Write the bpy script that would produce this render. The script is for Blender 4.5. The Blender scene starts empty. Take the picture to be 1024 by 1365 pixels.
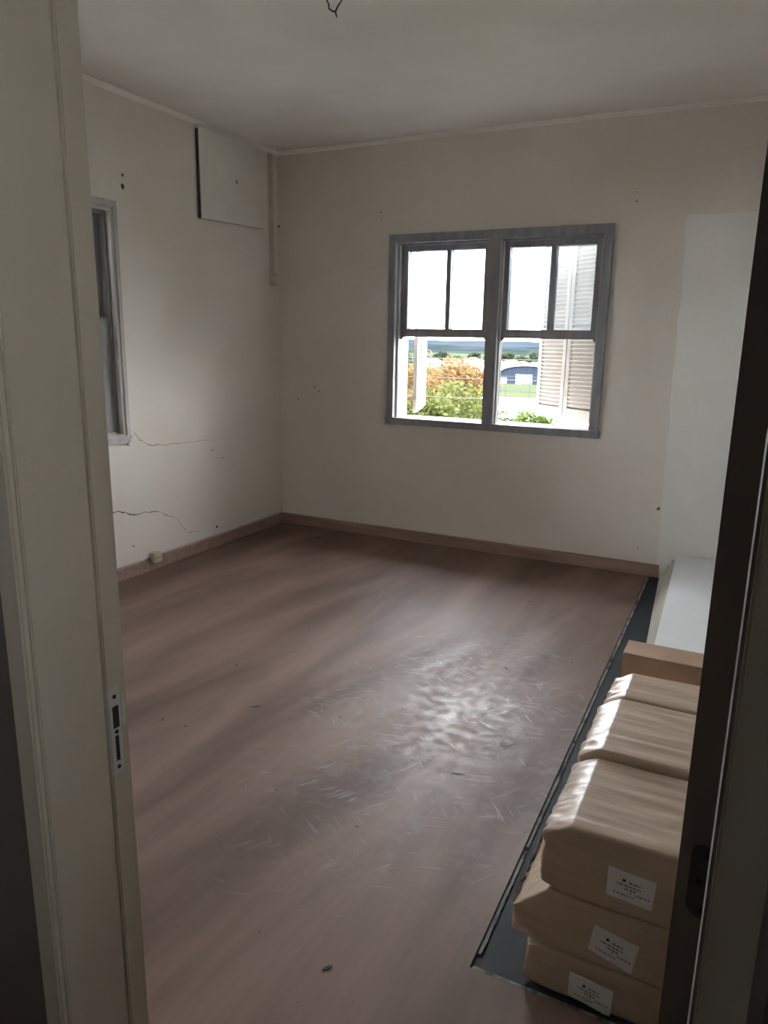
import bpy, bmesh, math, random
from mathutils import Vector, Matrix, noise

# ------------------------------------------------------------------ camera
F, CX, CY = 980.0, 512.0, 682.5           # focal length and centre in 1024x1365 pixels
CAM = Vector((0, 0, 1.5))
vy = Vector((1020 - CX, -(461 - CY), -F)).normalized()      # vanishing point of the room's y axis
vz = -Vector((438 - CX, -(4900 - CY), -F)).normalized()
vz = (vz - vy * vz.dot(vy)).normalized()
vx = vy.cross(vz)
R = Matrix((vx, vy, vz))                                    # camera -> world

def ray(px, py): return R @ Vector((px - CX, -(py - CY), -F))
def on(px, py, axis, v):
    d = ray(px, py); return CAM + d * ((v - CAM[axis]) / d[axis])

sc = bpy.context.scene
COL = sc.collection
cam_d = bpy.data.cameras.new('camera'); cam = bpy.data.objects.new('camera', cam_d)
COL.objects.link(cam)
cam_d.sensor_fit = 'HORIZONTAL'; cam_d.sensor_width = 36; cam_d.lens = 36 * F / 1024
cam_d.clip_start = .02; cam_d.clip_end = 4000
cam.matrix_world = Matrix.Translation(CAM) @ R.to_4x4()
sc.camera = cam

# ------------------------------------------------------------------ world, exposure
w = bpy.data.worlds.new('overcast_sky'); sc.world = w; w.use_nodes = True
nt = w.node_tree; nt.nodes.clear()
wo = nt.nodes.new('ShaderNodeOutputWorld'); bg = nt.nodes.new('ShaderNodeBackground')
tc = nt.nodes.new('ShaderNodeTexCoord'); sx = nt.nodes.new('ShaderNodeSeparateXYZ'); cr = nt.nodes.new('ShaderNodeValToRGB')
nt.links.new(tc.outputs['Generated'], sx.inputs[0]); nt.links.new(sx.outputs['Z'], cr.inputs[0])
# bright hazy horizon, softer towards the zenith
cr.color_ramp.elements[0].position = 0.0; cr.color_ramp.elements[0].color = (.955, .985, 1.03, 1)
cr.color_ramp.elements[1].position = 1.0; cr.color_ramp.elements[1].color = (.32, .37, .44, 1)
e_ = cr.color_ramp.elements.new(.45); e_.color = (.66, .69, .73, 1)
nt.links.new(cr.outputs[0], bg.inputs[0]); nt.links.new(bg.outputs[0], wo.inputs[0])
bg.inputs[1].default_value = 1.9
vs = sc.view_settings
vs.view_transform = 'Standard'; vs.look = 'None'; vs.gamma = 1.0; vs.use_curve_mapping = False
vs.exposure = 4.85

# ------------------------------------------------------------------ materials
def nodes(name):
    m = bpy.data.materials.new(name); m.use_nodes = True
    t = m.node_tree; return m, t, t.nodes['Principled BSDF']

def mat(name, c1, c2=None, rough=.6, scale=(4, 4, 4), detail=6, lo=.35, hi=.65, bump=0, bscale=60, bdist=.002,
        metal=0, spec=.5, rvar=0):
    m, t, p = nodes(name)
    p.inputs['Roughness'].default_value = rough; p.inputs['Metallic'].default_value = metal
    p.inputs['Specular IOR Level'].default_value = spec
    p.inputs['Base Color'].default_value = (*c1, 1)
    tcn = t.nodes.new('ShaderNodeTexCoord')
    if c2:
        mp = t.nodes.new('ShaderNodeMapping'); mp.inputs['Scale'].default_value = scale
        n = t.nodes.new('ShaderNodeTexNoise'); n.inputs['Scale'].default_value = 1; n.inputs['Detail'].default_value = detail
        r = t.nodes.new('ShaderNodeValToRGB')
        r.color_ramp.elements[0].position = lo; r.color_ramp.elements[0].color = (*c1, 1)
        r.color_ramp.elements[1].position = hi; r.color_ramp.elements[1].color = (*c2, 1)
        t.links.new(tcn.outputs['Object'], mp.inputs[0]); t.links.new(mp.outputs[0], n.inputs['Vector'])
        t.links.new(n.outputs[0], r.inputs[0]); t.links.new(r.outputs[0], p.inputs['Base Color'])
        if rvar:
            mr = t.nodes.new('ShaderNodeMapRange'); mr.inputs['To Min'].default_value = rough - rvar; mr.inputs['To Max'].default_value = rough + rvar
            t.links.new(n.outputs[0], mr.inputs[0]); t.links.new(mr.outputs[0], p.inputs['Roughness'])
    if bump:
        n2 = t.nodes.new('ShaderNodeTexNoise'); n2.inputs['Scale'].default_value = bscale; n2.inputs['Detail'].default_value = 4
        b = t.nodes.new('ShaderNodeBump'); b.inputs['Strength'].default_value = bump; b.inputs['Distance'].default_value = bdist
        t.links.new(tcn.outputs['Object'], n2.inputs['Vector']); t.links.new(n2.outputs[0], b.inputs['Height'])
        t.links.new(b.outputs[0], p.inputs['Normal'])
    return m

M = {}
M['wall'] = mat('aged_off_white_paint', (.705, .65, .57), (.775, .735, .68), .75, (1.3, 1.3, 1.3), 5, .3, .7, .25, 14, .006, spec=.25)
M['patch'] = mat('fresh_plaster', (.79, .775, .74), (.83, .815, .78), .8, (3, 3, 3), 4, .3, .7, .15, 30, .003, spec=.2)
M['ceiling'] = mat('stained_ceiling_paint', (.72, .68, .62), (.84, .82, .775), .8, (.8, .8, .8), 6, .35, .62, .2, 10, .006, spec=.2)
M['cove'] = mat('cove_paint', (.80, .765, .71), (.84, .81, .76), .6, (5, 5, 5))
M['subfloor'] = mat('black_green_underlay', (.012, .017, .018), (.030, .036, .040), .6, (6, 2, 6), 8, .35, .7, .4, 90, .002, rvar=.1, spec=.25)
M['base'] = mat('reddish_brown_skirting', (.28, .185, .15), (.36, .25, .205), .5, (3, 30, 30), 5)
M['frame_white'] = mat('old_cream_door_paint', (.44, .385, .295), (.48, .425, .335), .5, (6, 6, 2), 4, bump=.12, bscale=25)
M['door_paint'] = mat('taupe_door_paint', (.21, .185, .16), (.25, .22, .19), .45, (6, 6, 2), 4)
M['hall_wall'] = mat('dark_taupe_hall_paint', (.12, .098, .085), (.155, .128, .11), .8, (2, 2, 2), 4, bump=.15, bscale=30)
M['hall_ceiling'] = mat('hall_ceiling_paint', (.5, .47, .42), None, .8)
M['win_frame'] = mat('weathered_grey_window_wood', (.24, .245, .265), (.33, .33, .35), .6, (20, 20, 4), 6, bump=.2, bscale=40)
M['win2_frame'] = mat('pale_grey_window_wood', (.40, .375, .35), (.52, .49, .455), .6, (20, 20, 4), 6, bump=.2, bscale=40)
M['shutter'] = mat('faded_white_shutter_paint', (.25, .225, .205), (.30, .275, .255), .65, (5, 5, 12), 6, spec=.15)
M['sash_grey'] = mat('dark_grey_sash_paint', (.17, .16, .155), (.23, .22, .215), .7, (8, 8, 3), 6)
M['kraft'] = None
M['carton'] = mat('plain_carton', (.42, .28, .20), (.48, .33, .24), .8, (8, 8, 8), 5, spec=.2)
M['label'] = mat('label_paper', (.72, .71, .69), (.78, .77, .75), .6, (30, 30, 30))
M['ink'] = mat('grey_ink', (.22, .21, .21), None, .7)
M['panel_white'] = mat('white_melamine', (.74, .755, .765), (.78, .795, .80), .32, (3, 3, 3))
M['panel_edge'] = mat('cream_panel_edge', (.46, .42, .35), (.54, .50, .43), .6, (60, 2, 60))
M['steel'] = mat('dull_nickel', (.48, .47, .46), (.55, .54, .52), .5, (30, 30, 30), metal=.35)
M['hole'] = mat('dark_recess', (.02, .015, .012), None, .9)
M['hinge'] = mat('blackened_hinge', (.05, .055, .05), (.07, .075, .07), .5, (40, 40, 40), metal=.1)
M['plastic'] = mat('yellowed_plastic', (.58, .52, .40), (.64, .58, .47), .45, (10, 10, 10))
M['conduit'] = mat('painted_conduit', (.52, .485, .43), (.58, .54, .485), .55, (6, 6, 6))
M['cover'] = mat('painted_plywood_cover', (.70, .665, .595), (.78, .75, .69), .65, (5, 5, 5), 8, .3, .7)
M['wood_shade'] = mat('dark_wood_and_shade', (.05, .04, .034), (.08, .065, .055), .8, (10, 10, 10))
M['crack'] = mat('dark_crack', (.10, .085, .075), None, .95)  # dark tone shared by cracks and plug holes
M['wire'] = mat('black_wire', (.02, .018, .016), None, .5)
M['chip'] = mat('dark_debris', (.05, .035, .03), (.10, .075, .06), .9, (80, 80, 80))
M['chip_light'] = mat('pale_debris', (.60, .57, .53), None, .9)
M['batten'] = mat('worn_glue_strip', (.04, .04, .04), (.26, .25, .235), .8, (30, 9, 30), 8, .36, .56)
M['grass'] = mat('rough_grass', (.018, .024, .011), (.034, .036, .019), .9, (.25, .25, .25), 6, spec=0)
M['yard'] = mat('pale_concrete_yard', (.40, .39, .37), (.46, .45, .43), .9, (.3, .3, .3), 5, spec=0)
M['bark'] = mat('bark', (.07, .055, .04), (.12, .095, .07), .9, (10, 10, 3), spec=0)
M['hangar'] = mat('slate_blue_metal_cladding', (.010, .013, .019), (.014, .018, .024), .55, (4, .1, .1), spec=0)
M['hangar_roof'] = mat('grey_roof_sheet', (.10, .105, .115), None, .5, spec=0)
M['white_paint'] = mat('white_paint', (.22, .22, .22), (.27, .27, .265), .6, (1, 1, 1), spec=0)
M['roof_tile'] = mat('terracotta_roof', (.085, .04, .028), (.11, .055, .04), .85, (1, 1, 1), spec=0)
M['dark_pane'] = mat('dark_window_pane', (.05, .06, .075), None, .15)
M['fence_steel'] = mat('grey_fence_steel', (.03, .03, .033), None, .6, spec=0)
M['facade'] = mat('grey_facade_render', (.22, .21, .20), (.27, .26, .25), .9, (2, 2, 2), spec=0)
M['rust'] = mat('rusty_iron', (.16, .10, .07), (.25, .16, .11), .7, (30, 30, 30), metal=.3)

def kraft(name, c1, c2):
    m, t, p = nodes(name)
    p.inputs['Roughness'].default_value = .40; p.inputs['Specular IOR Level'].default_value = .6
    tcn = t.nodes.new('ShaderNodeTexCoord')
    mp = t.nodes.new('ShaderNodeMapping'); mp.inputs['Scale'].default_value = (5, 40, 40)
    n = t.nodes.new('ShaderNodeTexNoise'); n.inputs['Scale'].default_value = 1; n.inputs['Detail'].default_value = 5
    r = t.nodes.new('ShaderNodeValToRGB')
    r.color_ramp.elements[0].position = .3; r.color_ramp.elements[0].color = (*c1, 1)
    r.color_ramp.elements[1].position = .7; r.color_ramp.elements[1].color = (*c2, 1)
    b = t.nodes.new('ShaderNodeBump'); b.inputs['Strength'].default_value = .35; b.inputs['Distance'].default_value = .004
    t.links.new(tcn.outputs['Object'], mp.inputs[0]); t.links.new(mp.outputs[0], n.inputs['Vector'])
    t.links.new(n.outputs[0], r.inputs[0]); t.links.new(r.outputs[0], p.inputs['Base Color'])
    t.links.new(n.outputs[0], b.inputs['Height']); t.links.new(b.outputs[0], p.inputs['Normal'])
    return m
M['kraft'] = kraft('kraft_wrapping_paper', (.45, .33, .235), (.52, .40, .30))

def leaf_mat(name, c1, c2):
    m, t, p = nodes(name)
    p.inputs['Roughness'].default_value = .7; p.inputs['Specular IOR Level'].default_value = .05
    g = t.nodes.new('ShaderNodeNewGeometry'); r = t.nodes.new('ShaderNodeValToRGB')
    r.color_ramp.elements[0].color = (*c1, 1); r.color_ramp.elements[1].color = (*c2, 1)
    t.links.new(g.outputs['Random Per Island'], r.inputs[0]); t.links.new(r.outputs[0], p.inputs['Base Color'])
    tr = t.nodes.new('ShaderNodeBsdfTranslucent'); t.links.new(r.outputs[0], tr.inputs[0])
    mx = t.nodes.new('ShaderNodeMixShader'); mx.inputs[0].default_value = .35
    o = t.nodes['Material Output']
    t.links.new(p.outputs[0], mx.inputs[1]); t.links.new(tr.outputs[0], mx.inputs[2]); t.links.new(mx.outputs[0], o.inputs[0])
    return m
M['leaf_orange'] = leaf_mat('autumn_orange_leaves', (.055, .038, .015), (.105, .052, .020))
M['leaf_green'] = leaf_mat('yellow_green_leaves', (.022, .030, .008), (.058, .060, .016))
M['leaf_dark'] = leaf_mat('dark_green_leaves', (.012, .017, .010), (.022, .028, .015))
M['leaf_bright'] = leaf_mat('bright_green_leaves', (.030, .050, .011), (.058, .080, .021))

def glass_mat(name, dirt, col=(.92, .95, .96)):
    m = bpy.data.materials.new(name); m.use_nodes = True; t = m.node_tree; t.nodes.clear()
    o = t.nodes.new('ShaderNodeOutputMaterial'); tr = t.nodes.new('ShaderNodeBsdfTransparent'); gl = t.nodes.new('ShaderNodeBsdfGlossy')
    tr.inputs[0].default_value = (*col, 1); gl.inputs['Roughness'].default_value = .05
    fr = t.nodes.new('ShaderNodeFresnel'); fr.inputs[0].default_value = 1.45
    m1 = t.nodes.new('ShaderNodeMixShader'); m2 = t.nodes.new('ShaderNodeMixShader')
    tl = t.nodes.new('ShaderNodeBsdfTranslucent'); tl.inputs[0].default_value = (.8, .82, .84, 1)
    n = t.nodes.new('ShaderNodeTexNoise'); n.inputs['Scale'].default_value = 5
    mu = t.nodes.new('ShaderNodeMath'); mu.operation = 'MULTIPLY'; mu.inputs[1].default_value = dirt * 2
    t.links.new(n.outputs[0], mu.inputs[0])
    t.links.new(fr.outputs[0], m1.inputs[0]); t.links.new(tr.outputs[0], m1.inputs[1]); t.links.new(gl.outputs[0], m1.inputs[2])
    t.links.new(mu.outputs[0], m2.inputs[0]); t.links.new(m1.outputs[0], m2.inputs[1]); t.links.new(tl.outputs[0], m2.inputs[2])
    t.links.new(m2.outputs[0], o.inputs[0]); return m
M['glass'] = glass_mat('dusty_window_glass', .05, (.96, .975, .98))

def hill_mat(name, c1, c2):  # bluish tints paint distance haze into the hill colours
    return mat(name, c1, c2, .95, (.02, .02, .05), 8, .4, .6, spec=0)
M['hill'] = hill_mat('hazy_wooded_hill', (.008, .011, .011), (.014, .017, .017))
M['hill_far'] = hill_mat('hazy_far_wooded_hill', (.012, .0155, .019), (.016, .020, .024))

def floor_mat():
    m, t, p = nodes('worn_brown_laminate')
    N = t.nodes; Lk = t.links.new
    tcn = N.new('ShaderNodeTexCoord')
    def noise_(scale, detail=6, rot=0, dist=0):
        mp = N.new('ShaderNodeMapping'); mp.inputs['Scale'].default_value = scale
        rt = N.new('ShaderNodeMapping'); rt.inputs['Rotation'].default_value = (0, 0, rot); rt.inputs['Location'].default_value = (rot*3.7, rot*1.9, 0)
        n = N.new('ShaderNodeTexNoise'); n.inputs['Scale'].default_value = 1; n.inputs['Detail'].default_value = detail; n.inputs['Distortion'].default_value = dist
        Lk(tcn.outputs['Object'], rt.inputs[0]); Lk(rt.outputs[0], mp.inputs[0]); Lk(mp.outputs[0], n.inputs['Vector']); return n.outputs[0]
    def ramp(v, stops):
        r = N.new('ShaderNodeValToRGB'); e = r.color_ramp.elements
        while len(e) < len(stops): e.new(.5)
        for el, (pos, c) in zip(e, stops): el.position = pos; el.color = (*c, 1) if isinstance(c, tuple) else (c, c, c, 1)
        Lk(v, r.inputs[0]); return r.outputs[0]
    def mth(op, a, b):
        q = N.new('ShaderNodeMath'); q.operation = op
        for i, v in enumerate((a, b)):
            if isinstance(v, (int, float)): q.inputs[i].default_value = v
            else: Lk(v, q.inputs[i])
        return q.outputs[0]
    def mixc(fac, a, b):
        q = N.new('ShaderNodeMix'); q.data_type = 'RGBA'
        Lk(fac, q.inputs[0])
        for i, v in ((6, a), (7, b)):
            if isinstance(v, tuple): q.inputs[i].default_value = (*v, 1)
            else: Lk(v, q.inputs[i])
        return q.outputs[2]
    broad = noise_((2.9, .60, 1), 7, .12, .5)
    grain = noise_((60, 2.2, 1), 6)
    col = ramp(broad, [(.34, (.128, .076, .055)), (.50, (.195, .122, .093)), (.66, (.280, .186, .147))])
    g = ramp(grain, [(.3, .94), (.7, 1.03)])
    q = N.new('ShaderNodeMix'); q.data_type = 'RGBA'; q.blend_type = 'MULTIPLY'; q.inputs[0].default_value = 1
    Lk(col, q.inputs[6]); Lk(g, q.inputs[7]); col = q.outputs[2]
    # worn, scuffed patch in the middle of the room (irregular outline)
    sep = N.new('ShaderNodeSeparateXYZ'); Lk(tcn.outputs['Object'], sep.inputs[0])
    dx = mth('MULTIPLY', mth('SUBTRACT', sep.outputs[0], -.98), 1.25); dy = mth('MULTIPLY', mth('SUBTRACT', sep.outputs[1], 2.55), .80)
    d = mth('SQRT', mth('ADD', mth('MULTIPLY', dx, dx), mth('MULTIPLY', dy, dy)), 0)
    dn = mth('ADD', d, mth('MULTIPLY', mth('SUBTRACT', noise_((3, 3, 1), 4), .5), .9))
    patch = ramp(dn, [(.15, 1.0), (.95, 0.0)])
    # scuff marks: bundles of straight brush-like strokes in several directions
    def strokes(rot, sc1, sc2, lo, seed):
        v = ramp(noise_((sc1, sc2, 1), 3, rot, .15), [(lo, 0.0), (lo+.05, 1.0)])
        k = ramp(noise_((4.5, 4.5, 1), 3, seed), [(.50, 0.0), (.60, 1.0)])
        return mth('MULTIPLY', v, k)
    s1 = strokes(.55, 70, 6, .61, .5); s2 = strokes(-.65, 80, 7, .62, 1.5); s3 = strokes(1.25, 64, 6, .61, 2.5); s4 = strokes(2.1, 90, 8, .62, 3.5)
    big = mth('MULTIPLY', ramp(noise_((22, 6, 1), 2, 1.8, .9), [(.66, 0.0), (.70, 1.0)]), ramp(noise_((5, 5, 1), 2, 5), [(.52, 0.0), (.58, 1.0)]))
    sc_ = mth('MULTIPLY', mth('MAXIMUM', mth('MAXIMUM', s1, s2), mth('MAXIMUM', mth('MAXIMUM', s3, s4), big)), patch)
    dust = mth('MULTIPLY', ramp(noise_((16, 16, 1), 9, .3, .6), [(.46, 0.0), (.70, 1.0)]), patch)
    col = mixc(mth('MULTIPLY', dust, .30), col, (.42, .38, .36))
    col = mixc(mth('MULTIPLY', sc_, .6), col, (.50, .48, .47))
    # dark specks
    sp = ramp(noise_((45, 45, 1), 2), [(.74, 0.0), (.78, 1.0)])
    col = mixc(mth('MULTIPLY', sp, .5), col, (.07, .05, .04))
    Lk(col, p.inputs['Base Color'])
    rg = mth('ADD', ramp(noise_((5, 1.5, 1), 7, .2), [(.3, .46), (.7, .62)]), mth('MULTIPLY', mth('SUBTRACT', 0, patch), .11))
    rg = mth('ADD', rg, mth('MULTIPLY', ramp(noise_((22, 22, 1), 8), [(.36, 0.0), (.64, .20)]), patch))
    Lk(rg, p.inputs['Roughness'])
    p.inputs['Specular IOR Level'].default_value = .36
    b = N.new('ShaderNodeBump'); b.inputs['Strength'].default_value = .10; b.inputs['Distance'].default_value = .002
    Lk(mth('ADD', noise_((25, 9, 1), 6), mth('MULTIPLY', sc_, -.8)), b.inputs['Height']); Lk(b.outputs[0], p.inputs['Normal'])
    return m
M['floor'] = floor_mat()

# ------------------------------------------------------------------ builders
class MB:
    def __init__(s): s.bm = bmesh.new()
    def box(s, x0, x1, y0, y1, z0, z1, rot=None):
        vs = [s.bm.verts.new(c) for c in ((x0,y0,z0),(x1,y0,z0),(x1,y1,z0),(x0,y1,z0),(x0,y0,z1),(x1,y0,z1),(x1,y1,z1),(x0,y1,z1))]
        if rot:
            for v in vs: v.co = rot @ v.co
        for f in ((0,3,2,1),(4,5,6,7),(0,1,5,4),(1,2,6,5),(2,3,7,6),(3,0,4,7)): s.bm.faces.new([vs[i] for i in f])
        return s
    def prism(s, pts, z0, z1, axis=2):
        """extrude a 2-D outline; axis = direction of extrusion"""
        def P(a, b, h): return {2: (a, b, h), 1: (a, h, b), 0: (h, a, b)}[axis]
        lo = [s.bm.verts.new(P(a, b, z0)) for a, b in pts]; hi = [s.bm.verts.new(P(a, b, z1)) for a, b in pts]
        n = len(pts)
        s.bm.faces.new(lo[::-1]); s.bm.faces.new(hi)
        for i in range(n): s.bm.faces.new((lo[i], lo[(i+1) % n], hi[(i+1) % n], hi[i]))
        return s
    def tube(s, pts, r, seg=8):
        pts = [Vector(p) for p in pts]; rings = []
        for i, p in enumerate(pts):
            t = (pts[min(i+1, len(pts)-1)] - pts[max(i-1, 0)]).normalized()
            a = Vector((0, 0, 1)) if abs(t.z) < .9 else Vector((1, 0, 0))
            u = t.cross(a).normalized(); v = t.cross(u)
            rr = r[i] if isinstance(r, (list, tuple)) else r
            rings.append([s.bm.verts.new(p + (u*math.cos(2*math.pi*k/seg) + v*math.sin(2*math.pi*k/seg))*rr) for k in range(seg)])
        for a, b in zip(rings, rings[1:]):
            for k in range(seg): s.bm.faces.new((a[k], a[(k+1) % seg], b[(k+1) % seg], b[k]))
        s.bm.faces.new(rings[0][::-1]); s.bm.faces.new(rings[-1]); return s
    def build(s, name, m, parent=None, bevel=0, smooth=False):
        bmesh.ops.recalc_face_normals(s.bm, faces=s.bm.faces)
        if bevel: bmesh.ops.bevel(s.bm, geom=s.bm.edges[:], offset=bevel, segments=2, affect='EDGES', clamp_overlap=True)
        me = bpy.data.meshes.new(name); s.bm.to_mesh(me); s.bm.free()
        me.materials.append(M[m])
        if smooth:
            for p in me.polygons: p.use_smooth = True
        o = bpy.data.objects.new(name, me); COL.objects.link(o)
        if parent: o.parent = parent
        return o

def empty(name, loc=(0, 0, 0)):
    o = bpy.data.objects.new(name, None); o.empty_display_size = .1; COL.objects.link(o); o.location = loc; return o
def tag(o, label, cat, group=None):
    o['label'] = label; o['category'] = cat
    if group: o['group'] = group
    return o
def struct(o, label=None):
    o['kind'] = 'structure'
    if label: o['label'] = label
    return o
def B(x0, x1, y0, y1, z0, z1): return MB().box(x0, x1, y0, y1, z0, z1)

# ------------------------------------------------------------------ room dimensions (metres)
XL, XR, YF, YB, ZC = -3.44, .45, .745, 4.97, 2.855
T = .20                                                     # outer wall thickness
WX0, WX1, WZ0, WZ1 = -2.425, -.965, .932, 2.175              # back window opening
VX0, VX1 = 2.35, 3.27                                        # side window opening (y), z below
VZ0, VZ1 = .915, 2.19
DX0, DX1, DZ = -.838, .035, 2.13                             # door rough opening
YH = .610                                                    # hall side of the door wall
SUB = -.006                                                  # level of the bare underlay

# floor: underlay slab and the laminate with its cut-out along the right-hand wall
floor = struct(B(-4.2, 1.6, -2.2, 5.17, -.16, SUB).build('floor', 'subfloor'))
EX0, EX1, EY = -.470, -.520, 1.45
MB().prism([(XL, YF-.3), (XR, YF-.3), (XR, EY), (EX0, EY), (EX1, YB), (XL, YB)], SUB, 0).build('laminate_sheet', 'floor', floor)
# worn glue and broken edge strip left along the cut
def edge_x(y): return EX0 + (EX1-EX0)*(y-EY)/(YB-EY)
random.seed(4)
for ya, yb in ((1.50, 1.93), (1.95, 2.62), (2.64, 3.45), (3.47, 4.93)):
    n = 24; lo = []; hi = []
    for i in range(n+1):
        y = ya + (yb-ya)*i/n
        lo.append((edge_x(y)+.004+random.uniform(0, .001), y)); hi.append((edge_x(y)+.0135+random.uniform(-.0015, .002), y))
    MB().prism(lo + hi[::-1], SUB, SUB+.0045).build('edge_strip', 'batten', floor)
MB().box(EX0+.005, .30, EY+.002, EY+.011, SUB, SUB+.0045).build('edge_strip', 'batten', floor)
hall_floor = struct(B(-2.4, 1.4, -2.0, YF-.30, SUB, 0).build('floor_hall', 'floor'))

ceiling = struct(B(XL-T, XR+T, YF-.02, YB+T, ZC, ZC+.15).build('ceiling', 'ceiling'))

# walls
def wall_x(name, y0, y1, x0, x1, z0, z1, ox0, ox1, oz0, oz1, m):
    b = MB()
    b.box(x0, ox0, y0, y1, z0, z1).box(ox1, x1, y0, y1, z0, z1).box(ox0, ox1, y0, y1, oz1, z1)
    if oz0 > z0: b.box(ox0, ox1, y0, y1, z0, oz0)
    return struct(b.build(name, m))
wall_back = wall_x('wall_back', YB, YB+T, XL-T, XR+T, SUB, ZC, WX0, WX1, WZ0, WZ1, 'wall')
b = MB()
b.box(XL-T, XL, YF-.13, VX0, SUB, ZC).box(XL-T, XL, VX1, YB, SUB, ZC).box(XL-T, XL, VX0, VX1, VZ1, ZC).box(XL-T, XL, VX0, VX1, SUB, VZ0)
wall_left = struct(b.build('wall_left', 'wall'))
wall_right = struct(B(XR, XR+T, YF-.13, YB, SUB, ZC).build('wall_right', 'wall'))
wall_front = wall_x('wall_front', (YF+YH)/2, YF, XL, XR, SUB, ZC, DX0, DX1, SUB, DZ, 'wall')
# hall side: same wall, other paint, plus the corridor the photograph is taken from
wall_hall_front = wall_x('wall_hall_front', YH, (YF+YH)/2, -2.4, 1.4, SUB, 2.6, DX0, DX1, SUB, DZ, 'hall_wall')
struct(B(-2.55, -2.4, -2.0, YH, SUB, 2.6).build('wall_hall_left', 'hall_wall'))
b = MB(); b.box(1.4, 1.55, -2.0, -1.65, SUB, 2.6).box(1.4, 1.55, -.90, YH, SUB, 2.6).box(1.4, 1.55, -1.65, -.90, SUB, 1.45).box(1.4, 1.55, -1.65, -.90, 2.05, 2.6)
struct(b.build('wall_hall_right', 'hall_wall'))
w3 = struct(empty('added_hall_window', (1.4, -1.3, 1.45)))  # unseen hall window, added to light the door frame
for q in ((1.44, 1.48, -1.65, -1.61, 1.45, 2.05), (1.44, 1.48, -.94, -.90, 1.45, 2.05), (1.44, 1.48, -1.61, -.94, 1.45, 1.49), (1.44, 1.48, -1.61, -.94, 2.01, 2.05)):
    o = B(*q).build('frame', 'frame_white', w3); o.matrix_parent_inverse = Matrix.Translation((-1.4, 1.3, -1.45))
o = B(1.458, 1.461, -1.615, -.935, 1.485, 2.015).build('pane', 'glass', w3); o.matrix_parent_inverse = Matrix.Translation((-1.4, 1.3, -1.45))
struct(B(-2.55, 1.55, -2.15, -2.0, SUB, 2.6).build('wall_hall_back', 'hall_wall'))
struct(B(-2.55, 1.55, -2.15, (YF+YH)/2, 2.6, 2.7).build('ceiling_hall', 'hall_ceiling'))

struct(B(XL-T-.75, XR+T+.75, YB+T, YB+T+.75, ZC+.03, ZC+.13).build('added_eave_back', 'facade'))  # unseen eave, added to shade the shutters from the sky
struct(B(XL-T-.75, XL-T, YF-.5, YB+T, ZC+.03, ZC+.13).build('added_eave_left', 'facade'))  # same added eave, carried along the left side
# fresh plaster patch on the back wall
random.seed(11)
pts = [(-.475, .02)]
for i in range(22):
    z = .12 + (2.24-.12)*i/21
    pts.append((-.472 - .030*(i/21) + random.uniform(-.007, .007), z))
for i in range(8): pts.append((-.48 + i*.13, 2.252 + random.uniform(-.006, .006)))
pts += [(XR, 2.25), (XR, .02)]
MB().prism(pts, YB-.0025, YB, axis=1).build('plaster_patch', 'patch', wall_back)

# skirting: back in two boards with a joint, left in two
bb = struct(empty('baseboard_back', (-1.5, YB, 0)))
def child_at(o, parent): o.parent = parent; o.matrix_parent_inverse = Matrix.Translation(parent.location).inverted(); return o
for a, c in ((XL+.016, -1.482), (-1.479, -.452)):
    child_at(MB().prism([(YB, 0), (YB-.016, 0), (YB-.016, .074), (YB-.011, .082), (YB, .082)], a, c, axis=0).build('board', 'base'), bb)
bl = struct(empty('baseboard_left', (XL, 3, 0)))
for a, c in ((YF, 2.4), (2.403, YB)):
    child_at(MB().prism([(XL, 0), (XL+.016, 0), (XL+.016, .074), (XL+.011, .082), (XL, .082)], a, c, axis=1).build('board', 'base'), bl)
# cove between walls and ceiling
def cove(name, ax, p, q, sgn, at):
    pr = [(at, ZC), (at+sgn*.024, ZC), (at+sgn*.022, ZC-.006), (at+sgn*.010, ZC-.016), (at+sgn*.004, ZC-.026), (at, ZC-.028)]
    struct(MB().prism(pr, p, q, axis=ax).build(name, 'cove'))
cove('trim_1', 0, XL, XR, -1, YB); cove('trim_2', 1, YF, YB, 1, XL); cove('trim_3', 1, YF, YB, -1, XR)

# ------------------------------------------------------------------ back window
win = struct(empty('window_1', ((WX0+WX1)/2, YB, WZ0)))
def wp(mb, name, m, parent=None, bevel=.003):
    o = mb.build(name, m, bevel=bevel)
    if parent is None: return child_at(o, win)
    o.parent = parent; return o
XM0, XM1 = -1.737, -1.632
# casing standing proud of the wall
fr = wp(B(-2.472, WX0+.006, YB-.028, YB+.015, .890, 2.224), 'casing', 'win_frame')
wp(B(WX1-.006, -.916, YB-.028, YB+.015, .890, 2.224), 'casing', 'win_frame')
wp(B(WX0+.0065, WX1-.0065, YB-.028, YB+.015, 2.166, 2.224), 'casing', 'win_frame')
wp(B(-2.480, -.908, YB-.034, YB+.015, .886, .936), 'sill', 'win_frame')
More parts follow.
